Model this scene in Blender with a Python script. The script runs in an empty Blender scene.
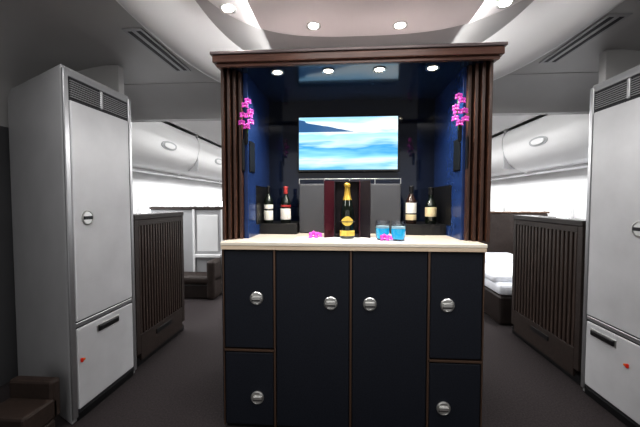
import bpy, bmesh, math, random
from mathutils import Vector, Matrix
random.seed(4)
S=bpy.context.scene
S.view_settings.view_transform='Standard'
try: S.view_settings.look='Medium High Contrast'
except Exception: S.view_settings.look='None'
COL=S.collection

# ---------------------------------------------------------------- materials
def mat(name,col,rough=0.5,metal=0.0,noise=0.0,nscale=20,emit=None,estr=0,bump=0.0,bscale=200,trans=0,ior=1.45,coat=0,spec=None):
    m=bpy.data.materials.new(name); m.use_nodes=True
    nt=m.node_tree; b=nt.nodes['Principled BSDF']
    c=(col[0],col[1],col[2],1)
    b.inputs['Base Color'].default_value=c
    b.inputs['Roughness'].default_value=rough
    b.inputs['Metallic'].default_value=metal
    b.inputs['IOR'].default_value=ior
    if trans: b.inputs['Transmission Weight'].default_value=trans
    if coat: b.inputs['Coat Weight'].default_value=coat
    if spec is not None: b.inputs['Specular IOR Level'].default_value=spec
    if emit:
        b.inputs['Emission Color'].default_value=(*emit,1); b.inputs['Emission Strength'].default_value=estr
    tc=nt.nodes.new('ShaderNodeTexCoord')
    if noise>0:
        n=nt.nodes.new('ShaderNodeTexNoise'); n.inputs['Scale'].default_value=nscale; n.inputs['Detail'].default_value=4
        nt.links.new(tc.outputs['Object'],n.inputs['Vector'])
        r=nt.nodes.new('ShaderNodeValToRGB')
        r.color_ramp.elements[0].position=.3; r.color_ramp.elements[1].position=.7
        r.color_ramp.elements[0].color=(*[max(0,x*(1-noise)) for x in col],1)
        r.color_ramp.elements[1].color=(*[min(1,x*(1+noise)) for x in col],1)
        nt.links.new(n.outputs['Fac'],r.inputs['Fac']); nt.links.new(r.outputs['Color'],b.inputs['Base Color'])
    if bump>0:
        n2=nt.nodes.new('ShaderNodeTexNoise'); n2.inputs['Scale'].default_value=bscale
        nt.links.new(tc.outputs['Object'],n2.inputs['Vector'])
        bp=nt.nodes.new('ShaderNodeBump'); bp.inputs['Strength'].default_value=bump; bp.inputs['Distance'].default_value=.01
        nt.links.new(n2.outputs['Fac'],bp.inputs['Height']); nt.links.new(bp.outputs['Normal'],b.inputs['Normal'])
    return m

def woodmat(name,c1,c2,rough=.35,axis='Z',scale=30):
    m=bpy.data.materials.new(name); m.use_nodes=True
    nt=m.node_tree; b=nt.nodes['Principled BSDF']; b.inputs['Roughness'].default_value=rough
    tc=nt.nodes.new('ShaderNodeTexCoord'); mp=nt.nodes.new('ShaderNodeMapping')
    sc=[scale,scale,scale]; sc['XYZ'.index(axis)]=scale*.06
    mp.inputs['Scale'].default_value=sc
    n=nt.nodes.new('ShaderNodeTexNoise'); n.inputs['Scale'].default_value=3; n.inputs['Detail'].default_value=6; n.inputs['Distortion'].default_value=.6
    r=nt.nodes.new('ShaderNodeValToRGB'); r.color_ramp.elements[0].color=(*c1,1); r.color_ramp.elements[1].color=(*c2,1)
    r.color_ramp.elements[0].position=.3; r.color_ramp.elements[1].position=.7
    nt.links.new(tc.outputs['Object'],mp.inputs['Vector']); nt.links.new(mp.outputs['Vector'],n.inputs['Vector'])
    nt.links.new(n.outputs['Fac'],r.inputs['Fac']); nt.links.new(r.outputs['Color'],b.inputs['Base Color'])
    return m

M=dict(
 ceil=mat('ceiling_grey',(.50,.495,.49),.5,noise=.03,nscale=3),
 ceilin=mat('ceiling_inner',(.84,.82,.81),.5,noise=.02,nscale=3),
 cove=mat('ceiling_cove',(.86,.86,.86),.35),
 white=mat('cabin_white',(.75,.75,.75),.45,noise=.02,nscale=2),
 binm=mat('bin_white',(.80,.80,.80),.4,noise=.02,nscale=2),
 binlatch=mat('bin_latch_grey',(.42,.43,.44),.35),
 cabgrey=mat('laminate_grey',(.40,.40,.41),.4,noise=.04,nscale=6),
 door=mat('laminate_door',(.62,.62,.635),.33,noise=.06,nscale=5),
 wallg=mat('wall_dark_grey',(.10,.10,.105),.5,noise=.05,nscale=6),
 alu=mat('aluminium',(.42,.42,.43),.3,.8),
 steel=mat('brushed_steel',(.74,.74,.72),.3,.85),
 seam=mat('seam_dark',(.03,.03,.035),.6),
 carpet=mat('carpet',(.038,.030,.031),.95,noise=.35,nscale=90,bump=.3,bscale=400),
 navy=mat('navy_leather',(.015,.018,.027),.45,noise=.25,nscale=120,bump=.25,bscale=500,spec=.4),
 navywall=mat('navy_wall_blue_glow',(.017,.044,.15),.25,noise=.12,nscale=30),  # navy lining, with its blue backlight tinted into the base colour
 gloss=mat('black_gloss',(.006,.010,.024),.08,coat=.4),
 canopy=mat('canopy_underside',(.010,.026,.06),.14,coat=.4),
 black=mat('black_plastic',(.012,.012,.013),.35),
 brown=mat('dark_brown',(.023,.016,.014),.4,noise=.2,nscale=15),
 brown2=mat('brown_leather',(.034,.023,.019),.5,noise=.2,nscale=40,bump=.2),
 wood=woodmat('walnut_slat',(.032,.015,.010),(.095,.045,.030)),
 lslat=woodmat('louver_slat',(.034,.023,.019),(.068,.045,.036)),
 woodh=woodmat('walnut_fascia',(.080,.036,.027),(.17,.082,.058),axis='X'),
 bronze=mat('bronze_trim',(.14,.09,.065),.35,.5),
 capm=mat('canopy_cap_grey',(.17,.14,.14),.4,.3),
 marble=mat('counter_marble',(.92,.84,.72),.2,noise=.05,nscale=9),
 ctedge=woodmat('counter_edge',(.70,.55,.40),(.84,.70,.54),axis='X'),
 grey=mat('speaker_cloth',(.058,.061,.071),.6,noise=.2,nscale=200),
 linen=mat('white_linen',(.85,.87,.92),.8,noise=.03,nscale=30,bump=.1),
 bottle=mat('bottle_dark_glass',(.006,.010,.006),.06,coat=1),
 bottle2=mat('bottle_brown_glass',(.03,.012,.006),.06,coat=1),
 gold=mat('gold_foil',(.90,.60,.12),.32,.7),
 goldlab=mat('gold_label',(.85,.60,.12),.45),
 lab=mat('paper_label',(.8,.79,.74),.6),
 labr=mat('red_label',(.32,.03,.03),.5),
 labk=mat('beige_label',(.65,.55,.35),.6),
 maroon=mat('maroon_card',(.055,.006,.015),.4),
 maroon2=mat('plum_lining',(.016,.011,.016),.5),
 glass=mat('clear_glass',(.95,.97,1),.02,trans=1),
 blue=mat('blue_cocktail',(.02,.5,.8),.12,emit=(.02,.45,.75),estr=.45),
 foam=mat('cocktail_foam',(.6,.85,.95),.6),
 pink=mat('orchid_magenta',(.62,.06,.48),.5,noise=.3,nscale=40),
 pinkd=mat('orchid_throat',(.35,.01,.18),.5),
 green=mat('stem_green',(.08,.2,.04),.5),
 red=mat('latch_red',(.7,.03,.01),.4),
 orange=mat('latch_orange',(.8,.2,.02),.4),
 lamp=mat('lamp_lens',(1,1,1),.3,emit=(1,.97,.92),estr=20),
 lampw=mat('lamp_lens_warm',(1,1,1),.3,emit=(1,.9,.72),estr=20),
 winglow=mat('window_daylight',(1,1,1),.3,emit=(.95,.98,1),estr=4),
)
def tvmat():
    m=bpy.data.materials.new('screen_picture'); m.use_nodes=True
    nt=m.node_tree; b=nt.nodes['Principled BSDF']
    L=nt.links.new; N=nt.nodes.new
    def math_(op,a,b_=None,c=None):
        n=N('ShaderNodeMath'); n.operation=op
        for i,v in enumerate((a,b_,c)):
            if v is None: continue
            if isinstance(v,(int,float)): n.inputs[i].default_value=v
            else: L(v,n.inputs[i])
        return n.outputs[0]
    def ramp(src,els):
        r=N('ShaderNodeValToRGB'); e=r.color_ramp.elements
        e[0].position=els[0][0]; e[0].color=(*els[0][1],1); e[1].position=els[-1][0]; e[1].color=(*els[-1][1],1)
        for p,c in els[1:-1]:
            x=e.new(p); x.color=(*c,1)
        L(src,r.inputs['Fac']); return r.outputs[0]
    def mix(f,a,c):
        n=N('ShaderNodeMixRGB'); L(f,n.inputs[0]); L(a,n.inputs[1])
        if isinstance(c,tuple): n.inputs[2].default_value=(*c,1)
        else: L(c,n.inputs[2])
        return n.outputs[0]
    tc=N('ShaderNodeTexCoord'); sep=N('ShaderNodeSeparateXYZ'); L(tc.outputs['Generated'],sep.inputs[0])
    X,Z=sep.outputs['X'],sep.outputs['Z']
    mp=N('ShaderNodeMapping'); mp.inputs['Scale'].default_value=(1.3,1,6); mp.inputs['Rotation'].default_value=(0,-.18,0)
    L(tc.outputs['Generated'],mp.inputs['Vector'])
    n=N('ShaderNodeTexNoise'); n.inputs['Scale'].default_value=1.3; n.inputs['Detail'].default_value=3; n.inputs['Distortion'].default_value=.3
    L(mp.outputs[0],n.inputs['Vector']); F=n.outputs['Fac']
    base=ramp(math_('MULTIPLY_ADD',F,.5,math_('SUBTRACT',Z,.25)),[(0,(.14,.48,.82)),(.16,(.70,.92,1)),(.28,(.26,.64,.92)),(.42,(.06,.36,.72)),(.52,(.60,.88,1)),(.66,(.34,.70,.94)),(.73,(.88,.97,1)),(.9,(.70,.88,1)),(1,(.34,.66,.93))])
    edge=math_('MULTIPLY_ADD',F,.12,math_('MULTIPLY_ADD',X,-.40,.88))
    f=math_('MULTIPLY',math_('LESS_THAN',Z,edge),math_('GREATER_THAN',Z,.72))
    out=mix(f,base,(.03,.11,.26))
    b.inputs['Base Color'].default_value=(0,0,0,1); b.inputs['Roughness'].default_value=.2
    L(out,b.inputs['Emission Color']); b.inputs['Emission Strength'].default_value=1.15
    return m
M['tv']=tvmat()

# ---------------------------------------------------------------- helpers
def grp(name,loc=(0,0,0)):
    e=bpy.data.objects.new(name,None); e.location=loc; e.empty_display_size=.05; COL.objects.link(e)
    return e
def finish(name,bm,m,parent=None,smooth=False,bevel=0,seg=2,angle=35):
    bmesh.ops.recalc_face_normals(bm,faces=bm.faces)
    me=bpy.data.meshes.new(name); bm.to_mesh(me); bm.free()
    if m is not None: me.materials.append(M[m] if isinstance(m,str) else m)
    o=bpy.data.objects.new(name,me); COL.objects.link(o)
    if smooth:
        for p in me.polygons: p.use_smooth=True
    if bevel>0:
        b=o.modifiers.new('bev','BEVEL'); b.width=bevel; b.segments=seg; b.limit_method='ANGLE'; b.angle_limit=math.radians(angle)
    if parent is not None:
        o.parent=parent; o.matrix_parent_inverse=Matrix.Translation(-parent.location)
    return o
def box(name,x0,x1,y0,y1,z0,z1,m,parent=None,bevel=.002,seg=2):
    bm=bmesh.new(); bmesh.ops.create_cube(bm,size=1)
    for v in bm.verts:
        v.co=Vector(((x0+x1)/2+v.co.x*(x1-x0),(y0+y1)/2+v.co.y*(y1-y0),(z0+z1)/2+v.co.z*(z1-z0)))
    return finish(name,bm,m,parent,bevel=bevel,seg=seg)
def prism(name,foot,z0,z1,m,parent=None,bevel=.003):
    bm=bmesh.new()
    a=[bm.verts.new((x,y,z0)) for x,y in foot]; b=[bm.verts.new((x,y,z1)) for x,y in foot]
    bm.faces.new(a); bm.faces.new(b); n=len(foot)
    for i in range(n): bm.faces.new((a[i],a[(i+1)%n],b[(i+1)%n],b[i]))
    return finish(name,bm,m,parent,bevel=bevel)
def extr(name,prof,a0,a1,m,parent=None,axis='Y',smooth=False,bevel=0,closed=True,caps=True):
    bm=bmesh.new()
    def P(p,a): return (p[0],a,p[1]) if axis=='Y' else (a,p[0],p[1])
    A=[bm.verts.new(P(p,a0)) for p in prof]; B=[bm.verts.new(P(p,a1)) for p in prof]; n=len(prof)
    for i in range(n if closed else n-1): bm.faces.new((A[i],A[(i+1)%n],B[(i+1)%n],B[i]))
    if closed and caps: bm.faces.new(A); bm.faces.new(B)
    o=finish(name,bm,m,parent,smooth=smooth,bevel=bevel)
    if smooth:
        es=o.modifiers.new('es','EDGE_SPLIT'); es.split_angle=math.radians(40)
    return o
def lathe(name,prof,c,m,parent=None,seg=32,axis='Z',smooth=True,capb=True,capt=True):
    bm=bmesh.new(); rings=[]
    for r,h in prof:
        ring=[]
        for i in range(seg):
            a=2*math.pi*i/seg; x,y=r*math.cos(a),r*math.sin(a)
            if axis=='Z': p=(c[0]+x,c[1]+y,c[2]+h)
            elif axis=='Y': p=(c[0]+x,c[1]+h,c[2]+y)
            else: p=(c[0]+h,c[1]+x,c[2]+y)
            ring.append(bm.verts.new(p))
        rings.append(ring)
    for k in range(len(rings)-1):
        for i in range(seg): bm.faces.new((rings[k][i],rings[k][(i+1)%seg],rings[k+1][(i+1)%seg],rings[k+1][i]))
    if capb: bm.faces.new(rings[0])
    if capt: bm.faces.new(rings[-1])
    o=finish(name,bm,m,parent,smooth=smooth)
    if smooth:
        es=o.modifiers.new('es','EDGE_SPLIT'); es.split_angle=math.radians(40)
    return o
def tube(name,pts,r,m,parent=None,res=6):
    cu=bpy.data.curves.new(name,'CURVE'); cu.dimensions='3D'; cu.bevel_depth=r; cu.bevel_resolution=res; cu.use_fill_caps=True
    sp=cu.splines.new('POLY'); sp.points.add(len(pts)-1)
    for i,p in enumerate(pts): sp.points[i].co=(*p,1)
    tmp=bpy.data.objects.new(name,cu); COL.objects.link(tmp)
    dg=bpy.context.evaluated_depsgraph_get(); me=bpy.data.meshes.new_from_object(tmp.evaluated_get(dg))
    bpy.data.objects.remove(tmp); bpy.data.curves.remove(cu)
    me.materials.clear(); me.materials.append(M[m]); me.name=name
    o=bpy.data.objects.new(name,me); COL.objects.link(o)
    for p in me.polygons: p.use_smooth=True
    if parent is not None: o.parent=parent; o.matrix_parent_inverse=Matrix.Translation(-parent.location)
    return o
def area(name,loc,size,power,col=(1,1,1),rot=(0,0,0),sy=None):
    l=bpy.data.lights.new(name,'AREA'); l.energy=power; l.color=col; l.size=size
    if sy: l.shape='RECTANGLE'; l.size_y=sy
    o=bpy.data.objects.new(name,l); o.location=loc; o.rotation_euler=rot; COL.objects.link(o); return o
def spot(name,loc,power,ang=100,col=(1,1,1),rot=(0,0,0),blend=.7,r=.03):
    l=bpy.data.lights.new(name,'SPOT'); l.energy=power; l.color=col; l.spot_size=math.radians(ang); l.spot_blend=blend; l.shadow_soft_size=r
    o=bpy.data.objects.new(name,l); o.location=loc; o.rotation_euler=rot; COL.objects.link(o); return o

# ---------------------------------------------------------------- room shell
box('floor',-3.15,3.25,-1.6,9.0,-.06,0,'carpet',bevel=0)

CX=.12; CY=1.75
def sup(cx,cy,rx,ry,n,a):
    c,s=math.cos(a),math.sin(a)
    return (cx+rx*math.copysign(abs(c)**(2/n),c), cy+ry*math.copysign(abs(s)**(2/n),s))
NS=128
ang=[2*math.pi*i/NS for i in range(NS)]
outer=[sup(CX,CY,1.18,1.45,2.4,a) for a in ang]
inner=[sup(CX,CY,.93,1.15,2.4,a) for a in ang]
ZC=2.30; ZI=2.42
bm=bmesh.new()
X0,X1,Y0,Y1=-1.95,2.10,-1.5,3.55
O=[];R=[]
for (x,y) in outer:
    dx,dy=x-CX,y-CY
    t=min([k for k in ((X1-CX)/dx if dx>1e-6 else 1e9,(X0-CX)/dx if dx<-1e-6 else 1e9,(Y1-CY)/dy if dy>1e-6 else 1e9,(Y0-CY)/dy if dy<-1e-6 else 1e9)])
    O.append(bm.verts.new((x,y,ZC))); R.append(bm.verts.new((CX+dx*t,CY+dy*t,ZC)))
for i in range(NS):
    j=(i+1)%NS; bm.faces.new((O[i],O[j],R[j],R[i]))
for cx_,cy_ in ((X0,Y0),(X0,Y1),(X1,Y0),(X1,Y1)):
    cand=sorted(R,key=lambda v:(v.co.x-cx_)**2+(v.co.y-cy_)**2)
    a=[v for v in cand if abs(v.co.x-cx_)<1e-4][0]; b=[v for v in cand if abs(v.co.y-cy_)<1e-4][0]
    if a is not b: bm.faces.new((a,b,bm.verts.new((cx_,cy_,ZC))))
ceil=finish('ceiling',bm,'ceil')
so=ceil.modifiers.new('s','SOLIDIFY'); so.thickness=.02; so.offset=1
bm=bmesh.new(); rings=[]
prof=[(-.03,0.0),(-.03,-.035),(.02,-.06),(.10,-.062),(.35,-.025),(.6,.035),(.85,.09),(1,.12)]
for t,dz in prof:
    rings.append([bm.verts.new((outer[i][0]*(1-t)+inner[i][0]*t,outer[i][1]*(1-t)+inner[i][1]*t,ZC+dz)) for i in range(NS)])
for k in range(len(rings)-1):
    for i in range(NS):
        j=(i+1)%NS; bm.faces.new((rings[k][i],rings[k][j],rings[k+1][j],rings[k+1][i]))
finish('trim_1',bm,'cove',smooth=True)
bm=bmesh.new(); bm.faces.new([bm.verts.new((x,y,ZI)) for x,y in inner])
finish('ceiling_recess',bm,'ceil')
disc=[sup(.14,1.15,.91,.96,3.0,a) for a in ang]
bm=bmesh.new(); rings=[]
for sc,z in ((1,ZI),(1,ZI-.035),(.99,ZI-.05),(.97,ZI-.055)):
    rings.append([bm.verts.new((.14+(x-.14)*sc,1.15+(y-1.15)*sc,z)) for x,y in disc])
for k in range(3):
    for i in range(NS):
        j=(i+1)%NS; bm.faces.new((rings[k][i],rings[k][j],rings[k+1][j],rings[k+1][i]))
bm.faces.new(rings[-1])
finish('ceiling_disc',bm,'ceilin')
ZD=ZI-.056
def downlight(x,y,z,r,lens,power,ang,col,nm='ceiling_downlight'):
    g=grp(nm,(x,y,z))
    lathe('bezel',[(r*.75,0),(r*1.0,-.002),(r*1.25,-.006),(r*1.3,0)],(x,y,z),'steel',g,capb=False,capt=False)
    lathe('lens',[(r*.82,-.003),(.001,-.005)],(x,y,z),lens,g)
    s=spot('lamp',(x,y,z-.02),power,ang,col); s.parent=g; s.matrix_parent_inverse=Matrix.Translation(-g.location)
for x,y in ((-.625,1.745),(-.175,1.95),(.34,1.98),(.855,1.80)):
    downlight(x,y,ZD,.035,'lamp',13,150,(1,.98,.95))

def vent(x,y,ln,w,z,rot=0):
    g=grp('ceiling_air_vent',(x,y,z))
    box('frame',x-w/2,x+w/2,y-ln/2,y+ln/2,z-.006,z,'cabgrey',g)
    for k in (-.22,.22):
        box('slot',x+k*w-.012,x+k*w+.012,y-ln*.46,y+ln*.46,z-.008,z-.005,'seam',g,bevel=0)
vent(-1.20,2.08,.60,.12,ZC); vent(1.45,2.12,.60,.12,ZC); vent(-1.30,1.15,.5,.12,ZC); vent(1.60,1.15,.5,.12,ZC)

def header(x0,x1,nm):
    pr=[]
    for k in range(15):
        a=math.pi/2*k/14
        pr.append((2.62+.40*math.sin(a)*1.0, ZC-.005-.19*(1-math.cos(a))))
    pr+= [(3.10,ZC-.195),(3.10,ZC+.015),(2.62,ZC+.015)]
    extr(nm,pr,x0,x1,'ceil',axis='X',smooth=True)
header(-2.2,-.92,'trim_2'); header(1.16,2.3,'trim_3')

def sidecove(sx,nm):
    pr=[]
    for k in range(15):
        a=math.pi/2*k/14
        pr.append((sx*1.5+(.09 if sx>0 else 0)+sx*.92*math.sin(a), ZC-.45*(1-math.cos(a))))
    pr+= [(pr[-1][0],ZC+.02),(pr[0][0],ZC+.02)]
    extr(nm,pr,-1.5,2.25,'ceil',axis='Y',smooth=True)
sidecove(-1,'trim_4'); sidecove(1,'trim_5')
box('wall_left',-2.62,-2.42,-1.5,2.32,0,2.3,'wallg',bevel=0)
box('wall_right',2.51,2.71,-1.5,2.32,0,2.3,'wallg',bevel=0)

def fuselage(sx,cx,nm):
    pr=[]
    for k in range(17):
        z=2.5*k/16; pr.append((cx+sx*(2.78+.28*math.cos((z-.9)/1.9)),z))
    back=[(p[0]+sx*.06,p[1]) for p in reversed(pr)]
    extr(nm,pr+back,2.3,9.0,'white',axis='Y',smooth=True)
fuselage(-1,.0,'wall_cabin_left'); fuselage(1,.09,'wall_cabin_right')
box('ceiling_cabin',-3.1,3.2,3.05,9.0,2.46,2.52,'white',bevel=0)
box('wall_far',-3.1,3.2,9.0,9.1,0,2.5,'white',bevel=0)

wn=1
for sx,cx in ((-1,0),(1,.09)):
    for k in range(9):
        y=2.9+k*.62; x=cx+sx*3.035
        g=grp('window_%d'%wn,(x,y,1.12)); wn+=1
        def ovl(name,ry,rz,d0,d1,m):
            bm=bmesh.new(); A=[];B=[]
            for i in range(32):
                yy,zz=sup(y,1.12,ry,rz,2.8,2*math.pi*i/32)
                A.append(bm.verts.new((x-sx*d0,yy,zz))); B.append(bm.verts.new((x-sx*d1,yy,zz)))
            for i in range(32): bm.faces.new((A[i],A[(i+1)%32],B[(i+1)%32],B[i]))
            bm.faces.new(A); bm.faces.new(B)
            finish(name,bm,m,g)
        ovl('surround',.17,.23,-.02,.012,'white'); ovl('pane',.125,.18,-.01,.016,'winglow')

def bins(sx,cx):
    pr=[(2.98,1.76),(2.66,1.70),(2.46,1.705),(2.32,1.75),(2.22,1.83),(2.16,1.94),(2.13,2.06),(2.13,2.18),(2.18,2.27),(2.3,2.32),(2.5,2.34),(2.94,2.34)]
    ys=[(2.45,3.05),(3.07,4.65),(4.67,6.25),(6.27,7.85),(7.87,8.9)]
    for y0,y1 in ys:
        g=grp('overhead_bin',(cx+sx*2.3,(y0+y1)/2,2.05))
        extr('shell',[(cx+sx*a,b) for a,b in pr],y0,y1,'binm',g,axis='Y',smooth=True,bevel=0)
        box('end_gasket',min(cx+sx*2.15,cx+sx*2.95),max(cx+sx*2.15,cx+sx*2.95),y1,y1+.02,1.76,2.3,'cabgrey',g,bevel=0)
        yc=(y0+y1)/2
        def oval(nm,ry,rt,d,m):
            bm=bmesh.new(); A=[];B=[]
            for i in range(28):
                yy,tt=sup(yc,0,ry,rt,2.2,2*math.pi*i/28)
                xx=2.148-tt*.30; zz=2.0+tt
                A.append(bm.verts.new((cx+sx*(xx+.02),yy,zz))); B.append(bm.verts.new((cx+sx*(xx-d),yy,zz-.003)))
            for i in range(28): bm.faces.new((A[i],A[(i+1)%28],B[(i+1)%28],B[i]))
            bm.faces.new(A); bm.faces.new(B); finish(nm,bm,m,g)
        oval('latch_surround',.17,.05,.010,'binlatch'); oval('latch_lever',.12,.03,.018,'binm')
        xs=sorted((cx+sx*2.44,cx+sx*2.62)); box('service_strip',xs[0],xs[1],y0+.03,y1-.03,1.685,1.712,'cabgrey',g,.006)
    pr2=[(2.16,2.30),(1.9,2.36),(1.6,2.44),(1.6,2.46),(2.2,2.46)]
    extr('trim_%d'%(6 if sx<0 else 7),[(cx+sx*a,b) for a,b in pr2],3.12,9.0,'white',axis='Y')
bins(-1,0); bins(1,.09)

# ---------------------------------------------------------------- tall stowage cabinets
def ring_latch_x(x,y,z,sx,g,r=.035):
    lathe('latch_ring',[(r,0),(r,sx*.006),(r*.86,sx*.009),(r*.8,sx*.004),(.001,sx*.004)],(x,y,z),'steel',g,axis='X')
    box('latch_grip',min(x+sx*.002,x+sx*.012),max(x+sx*.002,x+sx*.012),y-r*.7,y+r*.7,z-r*.22,z+r*.22,'seam',g)
def tall(sx,xa,split,latch,yh,yr,nm='stowage_cabinet'):
    g=grp(nm,(xa,2.0,0))
    foot=[(xa,1.72),(xa,2.30),(xa+sx*.82,2.30),(xa+sx*.76,2.11)]
    prism('carcass',foot,.0,2.09,'cabgrey',g,.008)
    n=-sx
    def pl(name,y0,y1,z0,z1,m,d0=0,d1=.012,bv=.004):
        a,b=xa+n*d0,xa+n*d1
        return box(name,min(a,b),max(a,b),y0,y1,z0,z1,m,g,bv)
    pl('frame_front',1.72,1.755,.03,2.07,'alu',0,.014)
    pl('frame_rear',2.270,2.30,.03,2.07,'alu',0,.014)
    pl('frame_top',1.755,2.27,2.035,2.07,'alu',0,.010)
    pl('kick',1.755,2.27,.0,.05,'black',0,.008)
    pl('shadow_gap',1.755,2.27,.05,2.035,'seam',0,.004,0)
    pl('upper_door',1.762,2.262,split,1.90,'door',0,.016,.006)
    pl('door_gap',1.757,2.268,split-.035,split-.008,'alu',0,.010)
    pl('lower_door',1.762,2.262,.07,split-.043,'door',0,.016,.006)
    pl('vent_panel',1.762,2.262,1.915,2.03,'black',0,.006)
    for k in range(8):
        z=1.922+k*.013; pl('vent_louvre',1.77,2.255,z,z+.004,'cabgrey',.004,.014,.001)
    pl('vent_mullion',2.0,2.02,1.915,2.03,'alu',0,.016)
    ring_latch_x(xa+n*.016,1.86 if sx<0 else 1.90,latch,n,g,.045)
    box('handle_plate',*sorted((xa+n*.016,xa+n*.019)),yh,yh+.20,split-.125,split-.075,'steel',g,.002)
    box('handle',*sorted((xa+n*.016,xa+n*.03)),yh+.01,yh+.19,split-.118,split-.082,'black',g,.006)
    box('red_latch',*sorted((xa+n*.016,xa+n*.028)),yr,yr+.014,.350,.375,'red',g,.004)
    box('red_latch_tip',*sorted((xa+n*.016,xa+n*.026)),yr+.018,yr+.030,.355,.368,'orange',g,.003)
    prism('header',[(xa+sx*.02,2.22),(xa+sx*.02,2.28),(xa+sx*.8,2.28),(xa+sx*.8,2.22)],2.09,2.29,'ceil',g,.004)
    return g
tall(-1,-1.58,.60,1.215,1.91,1.775); tall(1,1.67,.55,1.16,2.02,1.93)

# ---------------------------------------------------------------- louvered partitions
def louver(sx,xa,y0,y1,h):
    g=grp('louvered_partition',(xa,(y0+y1)/2,0)); n=-sx
    def b(name,d0,d1,ya,yb,z0,z1,m,bv=.003):
        a,c=xa+n*d0,xa+n*d1
        return box(name,min(a,c),max(a,c),ya,yb,z0,z1,m,g,bv)
    b('core',-.14,-.03,y0,y1,.0,h,'brown',.01)
    b('cap',-.15,.012,y0-.004,y1+.004,h-.035,h+.01,'brown',.008)
    b('stile',-.03,.008,y0,y0+.05,.1,h-.03,'brown2')
    b('stile',-.03,.008,y1-.05,y1,.1,h-.03,'brown2')
    b('rail',-.03,.008,y0+.05,y1-.05,h-.08,h-.035,'brown2')
    b('bottom_panel',-.03,.008,y0+.05,y1-.05,.04,.25,'brown2')
    b('kick',-.03,-.005,y0,y1,.0,.06,'black')
    b('outlet',.006,.014,(y0+y1)/2-.12,(y0+y1)/2+.12,.17,.21,'black')
    ns=17; w=(y1-y0-.1)/ns
    for k in range(ns):
        ya=y0+.05+k*w
        b('slat',-.03,.004,ya+w*.2,ya+w*.8,.25,h-.08,'lslat',.004)
louver(-1,-1.61,2.36,3.12,1.20); louver(1,1.69,2.36,3.27,1.17)

# ---------------------------------------------------------------- bar unit
BX0,BX1=-.682,.768
bar=grp('bar_cabinet',(.045,2.1,0))
box('plinth',BX0+.01,BX1-.01,1.79,2.52,0,.03,'black',bar)
box('carcass',BX0,BX1,1.80,2.55,.015,1.045,'brown',bar)
def panel(x0,x1,z0,z1):
    box('door_panel',x0+.008,x1-.008,1.775,1.80,z0+.008,z1-.008,'navy',bar,.006,3)
XS=[BX0,-.383,.048,.475,BX1]
panel(XS[0],XS[1],.465,1.045); panel(XS[0],XS[1],.012,.455)
panel(XS[1],XS[2],.012,1.045); panel(XS[2],XS[3],.012,1.045)
panel(XS[3],XS[4],.44,1.045); panel(XS[3],XS[4],.012,.43)
for x in XS: box('trim_vertical',x-.006 if x!=BX0 else x-.001,x+.006 if x!=BX1 else x+.001,1.772,1.81,.015,1.045,'bronze',bar,.001)
box('trim_horizontal',XS[0],XS[1],1.772,1.805,.454,.466,'bronze',bar,.001)
box('trim_horizontal',XS[3],XS[4],1.772,1.805,.429,.441,'bronze',bar,.001)
box('edge_left',BX0-.006,BX0,1.775,2.5,.04,1.045,'navy',bar,.001)
for x,z in ((-.486,.765),(-.486,.185),(-.064,.745),(.154,.745),(.575,.748),(.562,.17)):
    lathe('latch_ring',[(.038,0),(.038,-.006),(.033,-.010),(.030,-.004),(.001,-.004)],(x,1.775,z),'steel',bar,axis='Y')
    box('latch_grip',x-.026,x+.026,1.761,1.772,z-.010,z+.010,'steel',bar,.003)
    box('latch_slot',x-.026,x+.026,1.768,1.7715,z-.018,z-.012,'seam',bar,0)
box('countertop',BX0-.006,BX1+.006,1.755,2.52,1.066,1.087,'marble',bar,.004,3)
box('countertop_edge',BX0-.004,BX1+.004,1.758,2.52,1.043,1.066,'ctedge',bar,.003)
IX0,IX1=-.575,.695; ZT=2.09
box('side_wall_left_outer',-.71,-.62,1.98,2.55,1.087,2.13,'brown',bar)
box('side_wall_left_lining',-.62,IX0,1.93,2.55,1.087,ZT,'navywall',bar)
box('side_wall_right_outer',.735,.82,1.98,2.55,1.087,2.13,'brown',bar)
box('side_wall_right_lining',IX1,.735,1.93,2.55,1.087,ZT,'navywall',bar)
box('back_panel',-.66,.78,2.50,2.56,1.087,2.13,'gloss',bar)
box('canopy_board',-.71,.83,1.80,2.55,ZT,2.13,'canopy',bar,.004)
box('canopy_fascia',-.725,.845,1.765,1.80,2.088,2.128,'woodh',bar,.005,3)
box('canopy_fascia_lower',-.71,.83,1.785,1.81,2.070,2.088,'woodh',bar,.003)
box('canopy_cap',-.735,.855,1.755,2.56,2.128,2.145,'capm',bar,.003)
box('fascia_side_left',-.725,-.71,1.80,2.55,2.088,2.128,'woodh',bar,.003)
box('fascia_side_right',.83,.845,1.80,2.55,2.088,2.128,'woodh',bar,.003)
for k in range(4):
    d=.02*k
    box('slat_left',-.707+k*.028,-.707+k*.028+.018,1.84+d,1.93+d,1.087,ZT-.001,'wood',bar,.003)
    box('slat_right',.822-k*.030-.019,.822-k*.030,1.84+d,1.93+d,1.087,ZT-.001,'wood',bar,.003)
box('slat_backing_left',-.70,-.60,1.93,1.99,1.087,ZT,'black',bar)
box('slat_backing_right',.715,.815,1.93,1.99,1.087,ZT,'black',bar)
box('bottle_plinth_left',IX0,-.315,2.19,2.50,1.087,1.160,'black',bar,.003)
box('bottle_plinth_right',.415,IX1,2.19,2.50,1.087,1.160,'black',bar,.003)
box('nook_side_left',IX0,IX0+.004,2.10,2.50,1.160,1.42,'black',bar,0)
box('nook_side_right',IX1-.004,IX1,2.10,2.50,1.160,1.42,'black',bar,0)
box('centre_housing_left',-.31,.045,2.27,2.50,1.087,1.44,'grey',bar,.012,3)
box('centre_housing_right',.052,.41,2.27,2.50,1.087,1.44,'grey',bar,.012,3)
tube('gallery_rail',[(-.31,2.30,1.44),(-.31,2.30,1.475),(.41,2.30,1.475),(.41,2.30,1.44)],.004,'steel',bar)
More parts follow.
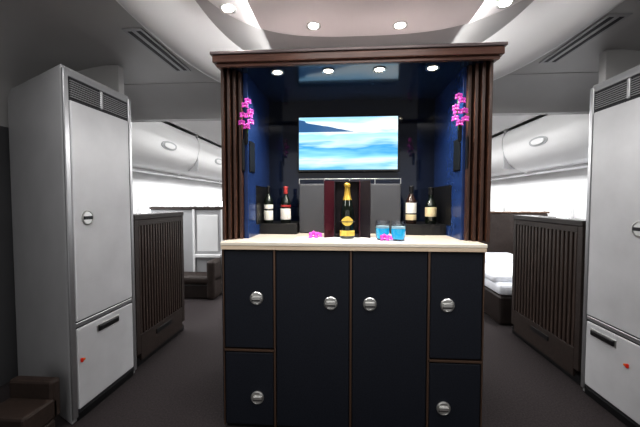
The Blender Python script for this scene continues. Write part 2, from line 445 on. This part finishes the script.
for x in (-.13,.05,.23): tube('rail_post',[(x,2.30,1.44),(x,2.30,1.475)],.003,'steel',bar)
for x0,x1 in ((-.605,-.592),(.712,.725)):
    box('control_frame',x0,x1+0.0,1.90,1.93,1.50,1.69,'black',bar,.004)
box('screen_left',IX0,IX0+.010,1.95,2.05,1.50,1.69,'black',bar,.004)
box('screen_right',IX1-.010,IX1,1.95,2.05,1.50,1.69,'black',bar,.004)
for x in (-.39,-.085,.215,.52): 
    downlight(x,1.93,ZT,.030,'lampw',19,130,(1,.93,.82),'canopy_downlight')

tv=grp('television',(.04,2.47,1.76))
box('bezel',-.345,.425,2.455,2.485,1.54,1.965,'black',tv,.004)
box('screen',-.333,.413,2.4525,2.4545,1.556,1.952,'tv',tv,0)
box('mount',-.05,.13,2.485,2.50,1.66,1.86,'black',tv,.002)

# ---------------------------------------------------------------- bottles
def bottle(nm,x,y,z,h,r,gm,cap,labels,neck=.32,capfrac=.2,shoulder=.58,pr=None):
    g=grp(nm,(x,y,z)); rn=r*neck
    if pr is None:
        pr=[(r*.9,0),(r,.006),(r,h*shoulder*.95),(r*.93,h*(shoulder+.04)),(r*.66,h*(shoulder+.11)),(rn*1.15,h*(shoulder+.19)),(rn,h*(shoulder+.26)),(rn,h*.96),(rn*1.18,h*.962),(rn*1.18,h*.985),(rn*.95,h)]
    lathe('glass_body',pr,(x,y,z),gm,g)
    c0=1-capfrac
    rr=rn*1.12
    if cap: lathe('neck_foil',[(rr,h*c0),(rr,h*.955),(rn*1.3,h*.96),(rn*1.3,h*.99),(rn*1.05,h*1.006)],(x,y,z),cap,g)
    for z0,z1,m in labels:
        lathe('label',[(r*1.01,h*z0),(r*1.015,h*z0+.001),(r*1.015,h*z1-.001),(r*1.01,h*z1)],(x,y,z),m,g,capb=False,capt=False)
    return g
H=.335
cp=[(.040,0),(.0445,.006),(.0455,.03),(.0455,.15),(.043,.175),(.036,.205),(.0265,.235),(.019,.262),(.0155,.285),(.0145,.315),(.017,.318),(.017,.328),(.014,.335)]
b=bottle('champagne_bottle',.030,1.97,1.0895,H,.0455,'bottle',None,[(.05,.15,'goldlab')],pr=cp)
lathe('neck_foil',[(.0275,.234),(.0205,.262),(.0168,.285),(.0158,.312),(.0195,.317),(.0198,.332),(.015,.338),(.001,.340)],(.030,1.97,1.0895),'gold',b,capb=False)
bm=bmesh.new(); rows=[]
for i in range(15):
    a=math.radians(-48+96*i/14); t=abs(i-7)/7
    lo=.078+.022*t**2; hi=.132-.012*t**2+.006*math.cos(t*math.pi)
    rows.append([bm.verts.new((.030+.0462*math.sin(a),1.97-.0462*math.cos(a),1.0895+zz)) for zz in (lo,hi)])
for i in range(14): bm.faces.new((rows[i][0],rows[i+1][0],rows[i+1][1],rows[i][1]))
finish('shield_label',bm,'goldlab',b,smooth=True)
lathe('label_band',[(.0458,.100),(.0465,.1005),(.0465,.1055),(.0458,.106)],(.030,1.97,1.0895),'seam',b,capb=False,capt=False)
bottle('wine_bottle',-.530,2.27,1.160,.265,.033,'bottle','black',[(.08,.34,'lab'),(.38,.50,'lab')])
bottle('liqueur_bottle',-.405,2.27,1.160,.26,.037,'bottle','labr',[(.10,.40,'lab'),(.44,.50,'labr')],shoulder=.55,neck=.36)
bottle('wine_bottle',.478,2.27,1.160,.26,.036,'bottle2','black',[(.28,.56,'lab'),(.10,.25,'labk')],neck=.34)
bottle('liqueur_bottle',.612,2.27,1.160,.25,.038,'bottle','black',[(.20,.46,'labk')],shoulder=.5,neck=.4)

gb=grp('champagne_gift_box',(.03,2.08,1.087))
zb,zt=1.0875,1.445
box('back',-.045,.105,2.10,2.11,zb,zt,'maroon2',gb,.001)
box('spine_left',-.052,-.045,2.03,2.11,zb,zt,'maroon2',gb,.001)
box('spine_right',.105,.112,2.03,2.11,zb,zt,'maroon',gb,.001)
box('base',-.045,.105,2.03,2.10,zb,zb+.02,'maroon2',gb,.001)
box('lid_top',-.045,.105,2.03,2.10,zt-.008,zt,'maroon2',gb,.001)
prism('flap_left',[(-.052,2.03),(-.112,1.995),(-.115,2.003),(-.055,2.04)],zb,zt,'maroon',gb,.001)
prism('flap_right',[(.112,2.03),(.172,1.995),(.175,2.003),(.115,2.04)],zb,zt,'maroon2',gb,.001)

cl=grp('linen_runner',(.05,1.94,1.087))
bm=bmesh.new()
nx,ny=30,12; V=[]
for i in range(nx+1):
    for j in range(ny+1):
        x=-.29+.70*i/nx; y=1.775+.255*j/ny
        V.append(bm.verts.new((x,y,1.0885+.0006*math.sin(x*40)*math.cos(y*33))))
for i in range(nx):
    for j in range(ny):
        bm.faces.new((V[i*(ny+1)+j],V[(i+1)*(ny+1)+j],V[(i+1)*(ny+1)+j+1],V[i*(ny+1)+j+1]))
o=finish('cloth',bm,'linen',cl,smooth=True); so=o.modifiers.new('s','SOLIDIFY'); so.thickness=.001

def cocktail(x,y,z):
    g=grp('cocktail_glass',(x,y,z))
    lathe('glass',[(.028,0),(.034,.004),(.041,.04),(.042,.07),(.039,.115),(.0375,.115),(.0405,.07),(.0395,.04),(.0325,.010),(.001,.010)],(x,y,z),'glass',g,capt=False)
    lathe('drink',[(.0315,.011),(.0385,.04),(.0392,.070),(.001,.070)],(x,y,z),'blue',g)
    lathe('foam',[(.0392,.0705),(.0386,.082),(.001,.084)],(x,y,z),'foam',g)
cocktail(.236,1.895,1.0895); cocktail(.322,1.862,1.0895)

def petals(g,c,u,v,n,size):
    c,u,v,n=map(Vector,(c,u,v,n))
    def petal(a,ln,w,m,lift):
        bm=bmesh.new(); L=[];R_=[];C=[]
        d=u*math.cos(a)+v*math.sin(a); s=-u*math.sin(a)+v*math.cos(a)
        K=7
        for k in range(K+1):
            t=k/K; ww=w*math.sin(math.pi*min(1,t*.93+.07))**.8
            base=c+d*(ln*t)+n*(lift*math.sin(t*2.2)*ln)
            C.append(bm.verts.new(base-n*ww*.15)); L.append(bm.verts.new(base+s*ww)); R_.append(bm.verts.new(base-s*ww))
        for k in range(K):
            bm.faces.new((L[k],L[k+1],C[k+1],C[k])); bm.faces.new((C[k],C[k+1],R_[k+1],R_[k]))
        o=finish('petal',bm,m,g,smooth=True); so=o.modifiers.new('s','SOLIDIFY'); so.thickness=.0008
    for k in range(3): petal(math.pi/2+k*2*math.pi/3,size,size*.28,'pink',.25)
    for k in range(2): petal(math.pi/2+(.95 if k else -.95),size*1.0,size*.48,'pink',.2)
    petal(-math.pi/2,size*.5,size*.2,'pinkd',.9)
    bm=bmesh.new(); bmesh.ops.create_icosphere(bm,subdivisions=2,radius=size*.13)
    for w in bm.verts: w.co=w.co+c+n*size*.1
    finish('column',bm,'linen',g,smooth=True)
def orchid_flat(x,y,z,s):
    g=grp('orchid_blossom',(x,y,z))
    petals(g,(x,y,z+.012),(1,0,0),(0,.55,.83),(0,-.83,.55),s)
    petals(g,(x+s*.9,y+.01,z+.012),(.9,.3,0),(-.2,.6,.75),(.2,-.8,.6),s*.8)
orchid_flat(-.175,1.93,1.094,.034); orchid_flat(.235,1.80,1.096,.03)
def spray(sx,x,y):
    z0=1.655
    g=grp('orchid_spray',(x,y,z0+.1))
    lathe('vase',[(.006,0),(.011,.01),(.012,.11),(.014,.115),(.010,.115),(.010,.02)],(x+sx*.016,y,z0),'black',g,capt=False)
    pts=[]
    for k in range(9):
        t=k/8; pts.append((x+sx*(.016+.02*math.sin(t*2)),y-.02*t,z0+.02+.22*t))
    tube('stem',pts,.0025,'green',g)
    for k,(t,dx,dy) in enumerate(((.3,.02,-.02),(.45,.04,.01),(.58,.0,-.03),(.7,.045,.0),(.84,.015,-.02),(.97,.03,.0),(.38,-.01,-.035),(.63,.03,.02))):
        p=(x+sx*(.014+dx*.8),y-.03*t+dy-.01,z0+.03+.22*t)
        a=(k%3-1)*.4
        nn=Vector((sx*.45+a*.3,-.85,.1)).normalized(); uu=Vector((0,0,1)).cross(nn).normalized(); vv=nn.cross(uu)
        petals(g,p,uu,vv,nn,.024)
spray(1,-.592,1.90); spray(-1,.685,1.90)

# ---------------------------------------------------------------- cabin seats seen down the aisles
def seat(x,y):
    g=grp('airline_seat',(x,y,0))
    box('base',x-.33,x+.33,y,y+.75,0,.32,'brown',g,.02)
    box('cushion',x-.30,x+.30,y-.02,y+.62,.32,.47,'brown2',g,.04,4)
    box('backrest',x-.30,x+.30,y+.58,y+.75,.40,1.12,'brown2',g,.05,4)
    box('headrest',x-.17,x+.17,y+.53,y+.60,.86,1.06,'linen',g,.03,4)
    for s in (-1,1): box('armrest',x+s*.36-.05,x+s*.36+.05,y,y+.7,.0,.62,'brown',g,.02)
    box('rear_shell',x-.44,x+.44,y+.78,y+.84,0,1.2,'cabgrey',g,.02)
    return g
seat(-2.2,5.0); seat(-2.2,6.5); seat(2.25,6.3)
g=grp('suite_divider',(-1.95,4.42,0))
box('panel',-2.75,-1.68,4.41,4.46,0,1.20,'cabgrey',g,.01)
box('top_rail',-2.76,-1.67,4.385,4.475,1.19,1.235,'brown2',g,.008)
box('edge_post',-1.71,-1.665,4.385,4.475,0,1.20,'white',g,.008)
box('inner_panel',-2.06,-1.75,4.395,4.412,.60,1.12,'white',g,.01)
box('mid_post',-2.12,-2.085,4.385,4.41,.0,1.20,'white',g,.004)
box('ledge',-2.08,-1.71,4.34,4.41,.52,.56,'white',g,.006)
g=grp('ottoman',(-1.95,4.2,0))
box('base',-2.35,-1.70,4.12,4.38,0,.20,'brown',g,.02)
box('cushion',-2.34,-1.69,4.08,4.38,.20,.32,'brown2',g,.05,4)
box('arm',-1.80,-1.69,4.08,4.38,.0,.52,'brown2',g,.04,4)
g=grp('lie_flat_bed',(2.1,4.0,0))
box('base',1.66,2.55,3.45,4.72,0,.32,'brown',g,.03)
box('mattress',1.64,2.52,3.43,4.70,.32,.44,'linen',g,.05,4)
box('duvet',1.63,2.50,3.55,4.3,.42,.51,'linen',g,.045,4)
box('pillow',1.75,2.35,4.30,4.66,.44,.60,'linen',g,.07,5)
box('side_console',2.55,2.9,3.45,4.72,0,.72,'brown2',g,.02)
box('head_shell',1.60,2.9,4.72,4.78,0,1.14,'brown2',g,.02)
box('head_shell_trim',1.59,2.91,4.71,4.79,1.14,1.165,'bronze',g,.006)

js=grp('crew_jump_seat',(-1.62,1.42,0))
box('base',-1.86,-1.60,1.46,1.64,0,.10,'brown2',js,.012)
prism('pad',[(-1.86,1.46),(-1.60,1.46),(-1.60,1.66),(-1.86,1.66)],.10,.22,'brown2',js,.015)
box('back_pad',-1.86,-1.60,1.62,1.68,.10,.32,'brown2',js,.015)

# ---------------------------------------------------------------- lights
w=bpy.data.worlds.new('world'); S.world=w; w.use_nodes=True
w.node_tree.nodes['Background'].inputs[0].default_value=(1,.99,.98,1); w.node_tree.nodes['Background'].inputs[1].default_value=.68
for sx in (-1,1):
    for k in range(3):
        area('cabin_fill',(sx*1.75+.045,3.9+k*1.8,2.38),.5,44,(1,.99,.98),(0,sx*math.radians(35),0),1.6)  # added fill that brightens the cabin beyond, no modelled fixture
        area('sidewall_fill',(sx*2.75+.045,3.6+k*1.8,1.66),.12,14,(.98,.99,1),(0,0,0),1.6)  # added strips under the bins to wash the sidewall white
area('lounge_fill',(.15,.9,2.34),.9,14,(1,.98,.96),(0,0,0),.9)  # added camera-side fill at ceiling height
for sx in (-1,1):
    area('aisle_light',(sx*1.35+.05,.9,2.27),.2,9,(1,.99,.98),(0,0,0),1.0)
    area('cove_fill',(.12+sx*.62,1.9,2.35),.06,2.2,(1,.99,.98),(0,-sx*math.radians(85),0),1.4)  # added to lighten the ceiling cove band from inside the recess

# ---------------------------------------------------------------- camera
cam=bpy.data.cameras.new('camera'); cam.sensor_width=36; cam.lens=18.0; cam.clip_start=.02
co=bpy.data.objects.new('camera',cam); co.location=(0,0,1.32)
co.rotation_euler=(math.radians(90-2.3),0,math.radians(4)); COL.objects.link(co)
S.camera=co
